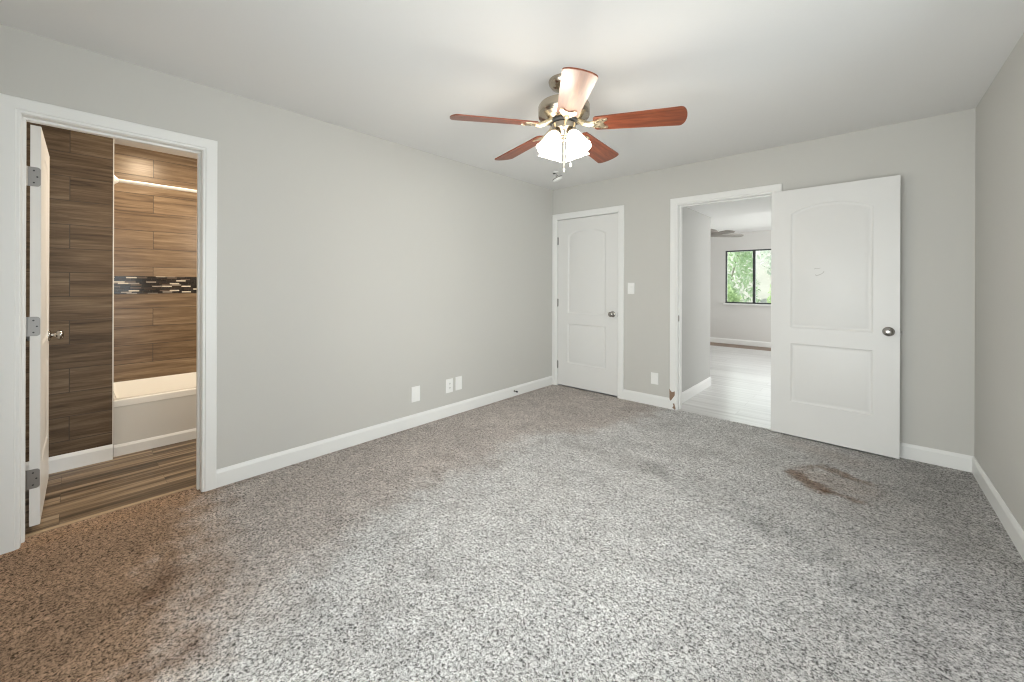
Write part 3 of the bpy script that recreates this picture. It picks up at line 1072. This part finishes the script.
def blade_outline():
    pts = []
    n_ = 14
    wr_, wt = 0.059, 0.079
    L_ = R1 - R0
    for i in range(n_ + 1):
        s = i / n_
        pts.append((R0 + s * (L_ - 0.035), -(wr_ + (wt - wr_) * s)))
    for k in range(1, 12):           # shallow rounded tip
        a = -PI / 2 + PI * k / 12
        pts.append((R1 - 0.035 + 0.035 * math.cos(a), wt * math.sin(a)))
    for i in range(n_ + 1):
        s = 1 - i / n_
        pts.append((R0 + s * (L_ - 0.035), (wr_ + (wt - wr_) * s)))
    pts.append((R0 - 0.012, wr_ * 0.75))
    pts.append((R0 - 0.012, -wr_ * 0.75))
    return pts


def build_blade(a, first=None):
    rot = (math.radians(-13), math.radians(2.6), a)
    if first is None:
        bm = bmesh.new()
        o_ = blade_outline()
        A = [bm.verts.new((x, y, -0.0035)) for x, y in o_]
        B = [bm.verts.new((x, y, 0.0035)) for x, y in o_]
        bm.faces.new(A)
        bm.faces.new(B)
        for i in range(len(o_)):
            j = (i + 1) % len(o_)
            bm.faces.new((A[i], A[j], B[j], B[i]))
        b = link('blade', bm, M['blade'], fan)
        # bracket: forked iron under the blade root, neck up to the flywheel
        bm = bmesh.new()
        pl = [(0.150, -0.016), (0.185, -0.034), (0.215, -0.046), (0.248, -0.044), (0.252, -0.030), (0.236, -0.020), (0.226, 0.0), (0.236, 0.020), (0.252, 0.030),
              (0.248, 0.044), (0.215, 0.046), (0.185, 0.034), (0.150, 0.016)]
        A = [bm.verts.new((x, y, -0.0085)) for x, y in pl]
        B = [bm.verts.new((x, y, -0.0035)) for x, y in pl]
        bm.faces.new(A)
        bm.faces.new(B)
        for i in range(len(pl)):
            j = (i + 1) % len(pl)
            bm.faces.new((A[i], A[j], B[j], B[i]))
        tube(bm, [(0.178, 0, -0.006), (0.150, 0, -0.005), (0.118, 0, 0.006), (0.090, 0, 0.022), (0.064, 0, 0.034)], [0.013, 0.016, 0.016, 0.015, 0.013], 10)
        for yy in (-0.036, 0.036, 0.0):
            lathe(bm, [(0.0, -0.0115), (0.004, -0.0105), (0.005, -0.0085), (0.0, -0.008)], 10, Matrix.Translation((0.236 if yy else 0.205, yy, 0)), cap=False)
        br = link('blade_bracket', bm, M['brass'], b, smooth=40)
        br['label'] = 'polished metal bracket'
    else:
        b = first.copy()
        C.objects.link(b)
        b.parent = fan
        for ch in list(first.children):
            c = ch.copy()
            C.objects.link(c)
            c.parent = b
    b.location = (0, 0, BZ + 0.022)
    b.rotation_mode = 'XYZ'
    b.rotation_euler = rot
    return b


first = None
for k in range(5):
    b = build_blade(math.radians(-49.0 + 72 * k), first)
    first = first or b

# light kit: four tulip shades
SH = [(0.019, 0.0), (0.027, -0.006), (0.039, -0.026), (0.049, -0.052), (0.057, -0.080), (0.065, -0.105), (0.075, -0.122)]
for k in range(4):
    a = math.radians(-55.3 + 45 + 90 * k)
    d = Vector((math.cos(a), math.sin(a), 0))
    base = Vector((0, 0, Z(2.122))) + d * 0.066
    tl = math.radians(24)
    ax = Vector((-d.y, d.x, 0))
    mt = Matrix.Translation(base) @ Matrix.Rotation(-tl, 4, ax)
    bm = bmesh.new()
    # fluted bell, double walled
    seg = 40
    rings = []
    prof = SH + [(r - 0.003, z) for r, z in reversed(SH)]
    for q, (r, z) in enumerate(prof):
        fl = max(0.0, (-z - 0.03)) * 0.14
        rings.append([bm.verts.new(mt @ Vector(((r + fl * 0.14 * math.cos(8 * 2 * PI * i / seg)) * math.cos(2 * PI * i / seg),
                                                (r + fl * 0.14 * math.cos(8 * 2 * PI * i / seg)) * math.sin(2 * PI * i / seg),
                                                z - fl * 0.08 * math.cos(8 * 2 * PI * i / seg)))) for i in range(seg)])
    for p_, q_ in zip(rings, rings[1:]):
        for i in range(seg):
            j = (i + 1) % seg
            bm.faces.new((p_[i], p_[j], q_[j], q_[i]))
    sh = link('lamp_shade', bm, M['shade'], fan, smooth=60)
    sh['label'] = 'glowing frosted glass tulip shade'
    bm = bmesh.new()
    lathe(bm, [(0.0, -0.012), (0.012, -0.014), (0.014, -0.030), (0.024, -0.055), (0.028, -0.075), (0.022, -0.094), (0.0, -0.102)], 16, mt, cap=False)
    link('bulb', bm, M['bulb'], sh, smooth=60)
    bm = bmesh.new()
    lathe(bm, [(0.0, 0.012), (0.016, 0.012), (0.024, 0.004), (0.025, -0.012), (0.0, -0.012)], 20, mt, cap=False)
    tube(bm, [mt @ Vector((0, 0, 0.010)), base * 0.55 + Vector((0, 0, Z(2.15) * 0.45)), Vector((0, 0, Z(2.135))) + d * 0.02], 0.008, 8)
    link('lamp_socket', bm, M['fan_metal'], fan, smooth=40)

to_cam = Vector((1.338, -1.925, 0)).normalized()
rt = Vector((-to_cam.y, to_cam.x, 0))
for q, (side, fwd, zt, zb_) in enumerate(((0.004, 0.17, 2.04, 1.905), (0.078, 0.17, 2.02, 1.935))):
    bm = bmesh.new()
    p = to_cam * 0.055 + rt * side * 0.4
    e = to_cam * fwd + rt * side
    pts = [p + Vector((0, 0, Z(2.145))), (p + e) / 2 + Vector((0, 0, Z(2.12))), e + Vector((0, 0, Z(2.08)))]
    pts = [to_cam * 0.045 + rt * side * 0.5 + Vector((0, 0, Z(2.12))), to_cam * 0.045 + rt * side * 0.5 + Vector((0, 0, Z(zb_)))]
    tube(bm, pts, 0.0013, 6)
    ch = link('pull_chain', bm, M['chain'], fan)
    bm = bmesh.new()
    lathe(bm, [(0.0, 0.012), (0.003, 0.010), (0.0045, 0.0), (0.003, -0.014), (0.0, -0.016)], 10, Matrix.Translation(pts[1]), cap=False)
    link('chain_pull', bm, M['chain'], ch, smooth=60)

# ------------------------------------------------------------------ bathtub and rod
tub = empty('bathtub', (-4.415, 0.96, 0))
tag(tub, 'white alcove bathtub with plain front below the golden wood-look tile', 'bathtub')
x0, x1, y0, y1, zr = XT - tub.location.x + 0.0015, -4.040 - tub.location.x, 0.199 - 0.96, 1.737 - 0.96, 0.405


def rrect(xa, xb, ya, yb, r, z, n_=8):
    pts = []
    for (cx_, cy_, a0) in ((xb - r, yb - r, 0), (xa + r, yb - r, PI / 2), (xa + r, ya + r, PI), (xb - r, ya + r, 1.5 * PI)):
        for k in range(n_ + 1):
            a = a0 + PI / 2 * k / n_
            pts.append(Vector((cx_ + r * math.cos(a), cy_ + r * math.sin(a), z)))
    return pts


bm = bmesh.new()
loops = [rrect(x0, x1, y0, y1, 0.004, zr - 0.05), rrect(x0, x1, y0, y1, 0.004, zr - 0.008), rrect(x0 + 0.006, x1 - 0.006, y0 + 0.006, y1 - 0.006, 0.006, zr),
         rrect(x0 + 0.022, x1 - 0.055, y0 + 0.016, y1 - 0.06, 0.03, zr), rrect(x0 + 0.028, x1 - 0.065, y0 + 0.022, y1 - 0.07, 0.03, zr - 0.010),
         rrect(x0 + 0.06, x1 - 0.10, y0 + 0.05, y1 - 0.20, 0.06, 0.10), rrect(x0 + 0.10, x1 - 0.14, y0 + 0.09, y1 - 0.24, 0.06, 0.07)]
vl = [[bm.verts.new(p) for p in q] for q in loops]
for a, b in zip(vl, vl[1:]):
    for i in range(len(a)):
        j = (i + 1) % len(a)
        bm.faces.new((a[i], a[j], b[j], b[i]))
bm.faces.new(vl[-1])
link('basin', bm, M['tub'], tub, smooth=35)
bm = bmesh.new()
box(bm, x1 - 0.020, x1 - 0.003, y0, y1, 0.003, zr - 0.02, 0.002, 1)
ap = link('apron', bm, M['apron'], tub)
ap['label'] = 'plain grey-white front panel'
rod = empty('shower_rod', (-4.063, 0.195, 1.995))
tag(rod, 'cream shower curtain rod across the bathtub alcove', 'shower rod')
bm = bmesh.new()
tube(bm, [(0, 0.004, 0), (0, 1.541, 0.0)], 0.0125, 16)
link('rod_tube', bm, M['rod'], rod, smooth=40)
for (yy, s) in ((0.0, 1), (1.545, -1)):
    bm = bmesh.new()
    lathe(bm, [(0.0, 0.0), (0.034, 0.0), (0.033, 0.006), (0.022, 0.018), (0.016, 0.026), (0.0125, 0.028)], 20,
          Matrix.Translation((0, yy, 0)) @ Matrix.Rotation(-PI / 2 * s, 4, 'X'), cap=False)
    link('rod_flange', bm, M['rod'], rod, smooth=40)

# bathroom ceiling light
bl = empty('flush_ceiling_light', (-4.12, 0.46, H))
tag(bl, 'small round lit ceiling light above the bathtub edge', 'ceiling light')
bm = bmesh.new()
lathe(bm, [(0.0, 0.0), (0.10, 0.0), (0.10, -0.012), (0.085, -0.014), (0.085, -0.004), (0.0, -0.004)], 32, cap=False)
link('light_rim', bm, M['plate'], bl, smooth=40)
bm = bmesh.new()
lathe(bm, [(0.0, -0.005), (0.084, -0.005), (0.080, -0.011), (0.0, -0.013)], 32, cap=False)
link('light_lens', bm, M['lens'], bl, smooth=40)
lamp('bath_light', 'AREA', (-4.12, 0.46, H - 0.02), (0, 0, -1), 13, (1.0, 0.80, 0.56), 0.18)
lamp('tub_fill_light', 'AREA', (-3.25, 1.48, 1.85), (-0.80, -0.60, -0.45), 26.0, (1.0, 0.88, 0.72), 0.4)  # added lamp without a fixture, brightens the tub front

# fan bulbs' own light
for k in range(4):
    a = math.radians(-55.3 + 45 + 90 * k)
    lamp('fan_bulb_light', 'POINT', (-1.338 + 0.135 * math.cos(a), 1.925 + 0.135 * math.sin(a), 1.965), None, 3.3, (1.0, 0.89, 0.75), 0.05)

# ------------------------------------------------------------------ far-room fan
ff = empty('ceiling_fan', (-2.00, 6.75, HF))
tag(ff, 'grey ceiling fan partly hidden by the hall wall in far room', 'ceiling fan')
bm = bmesh.new()
lathe(bm, [(0.0, 0.0), (0.07, 0.0), (0.06, -0.04), (0.015, -0.06), (0.015, -0.20), (0.09, -0.21), (0.20, -0.245), (0.215, -0.27), (0.19, -0.31), (0.08, -0.335), (0.0, -0.34)], 28, cap=False)
link('motor_housing', bm, M['grey_blade'], ff, smooth=35)
fb = None
for k in range(5):
    if fb is None:
        bm = bmesh.new()
        o_ = [(0.09, -0.03), (0.2, -0.055), (0.55, -0.07), (0.605, -0.045), (0.615, 0.0), (0.605, 0.045), (0.55, 0.07), (0.2, 0.055), (0.09, 0.03)]
        A = [bm.verts.new((x, y, -0.004)) for x, y in o_]
        B = [bm.verts.new((x, y, 0.004)) for x, y in o_]
        bm.faces.new(A)
        bm.faces.new(B)
        for i in range(len(o_)):
            j = (i + 1) % len(o_)
            bm.faces.new((A[i], A[j], B[j], B[i]))
        b = fb = link('blade', bm, M['grey_blade'], ff)
    else:
        b = fb.copy()
        C.objects.link(b)
        b.parent = ff
    b.location = (0, 0, 2.035 - HF)
    b.rotation_euler = (math.radians(-10), 0, math.radians(-34 + 72 * k))

# ------------------------------------------------------------------ outside
bm = bmesh.new()
g = 24
vs = {}
for i in range(g + 1):
    for j in range(g + 1):
        xx, yy = -12 + 22 * i / g, YF + 0.3 + 16 * j / g
        zz = -0.3 + max(0, yy - 12.5) * 0.42 + 0.12 * math.sin(xx * 1.3 + yy)
        vs[i, j] = bm.verts.new((xx, yy, zz))
for i in range(g):
    for j in range(g):
        bm.faces.new((vs[i, j], vs[i + 1, j], vs[i + 1, j + 1], vs[i, j + 1]))
struct(link('ground', bm, M['ground'], smooth=80), 'pale sunlit slope outside the far window', 'ground')


def shrub(label, loc, r, h, mat, nleaf, ls):
    o = empty('shrub', loc)
    tag(o, label, 'shrub', 'shrubs outside the far window')
    bm = bmesh.new()
    for k in range(5):
        a = 2 * PI * k / 5 + random.random()
        tube(bm, [(0, 0, -0.1), (0.15 * r * math.cos(a), 0.15 * r * math.sin(a), h * 0.35), (0.5 * r * math.cos(a), 0.5 * r * math.sin(a), h * 0.75)], [0.04, 0.03, 0.012], 6)
    link('stem', bm, M['bark'], o, smooth=60)
    bm = bmesh.new()
    for k in range(nleaf):
        u, v, w_ = random.gauss(0, 1), random.gauss(0, 1), random.gauss(0, 1)
        L_ = max(1e-3, math.sqrt(u * u + v * v + w_ * w_))
        rr = random.uniform(0.55, 1.0) * (1 + 0.25 * math.sin(5 * u / L_ + 3 * w_ / L_))
        c = Vector((u / L_ * r * rr, v / L_ * r * rr, h * 0.55 + w_ / L_ * h * 0.5 * rr))
        m_ = Matrix.Rotation(random.uniform(0, 6.28), 3, 'Z') @ Matrix.Rotation(random.uniform(-1.2, 1.2), 3, 'X')
        s = ls * random.uniform(0.7, 1.3)
        q = [bm.verts.new(c + m_ @ Vector(p) * s) for p in ((0, -1, 0), (0.38, -0.2, 0.12), (0, 1, -0.1), (-0.38, -0.2, 0.12))]
        bm.faces.new((q[0], q[1], q[2]))
        bm.faces.new((q[0], q[2], q[3]))
    link('foliage', bm, mat, o)
    return o


shrub('bright green shrub low in the left pane of far window', (-2.75, 11.2, -0.3), 0.48, 1.55, M['leaf_b'], 1100, 0.08)
shrub('pale green tall shrub filling the left pane top', (-3.55, 14.2, 0.0), 1.05, 3.6, M['leaf_a'], 2400, 0.10)
shrub('small green shrub low behind the right pane', (-1.75, 11.9, -0.3), 0.40, 1.35, M['leaf_b'], 900, 0.075)
shrub('grey-green hazy shrub behind the right pane of far window', (-1.7, 16.9, 1.2), 1.25, 2.9, M['leaf_c'], 2200, 0.12)
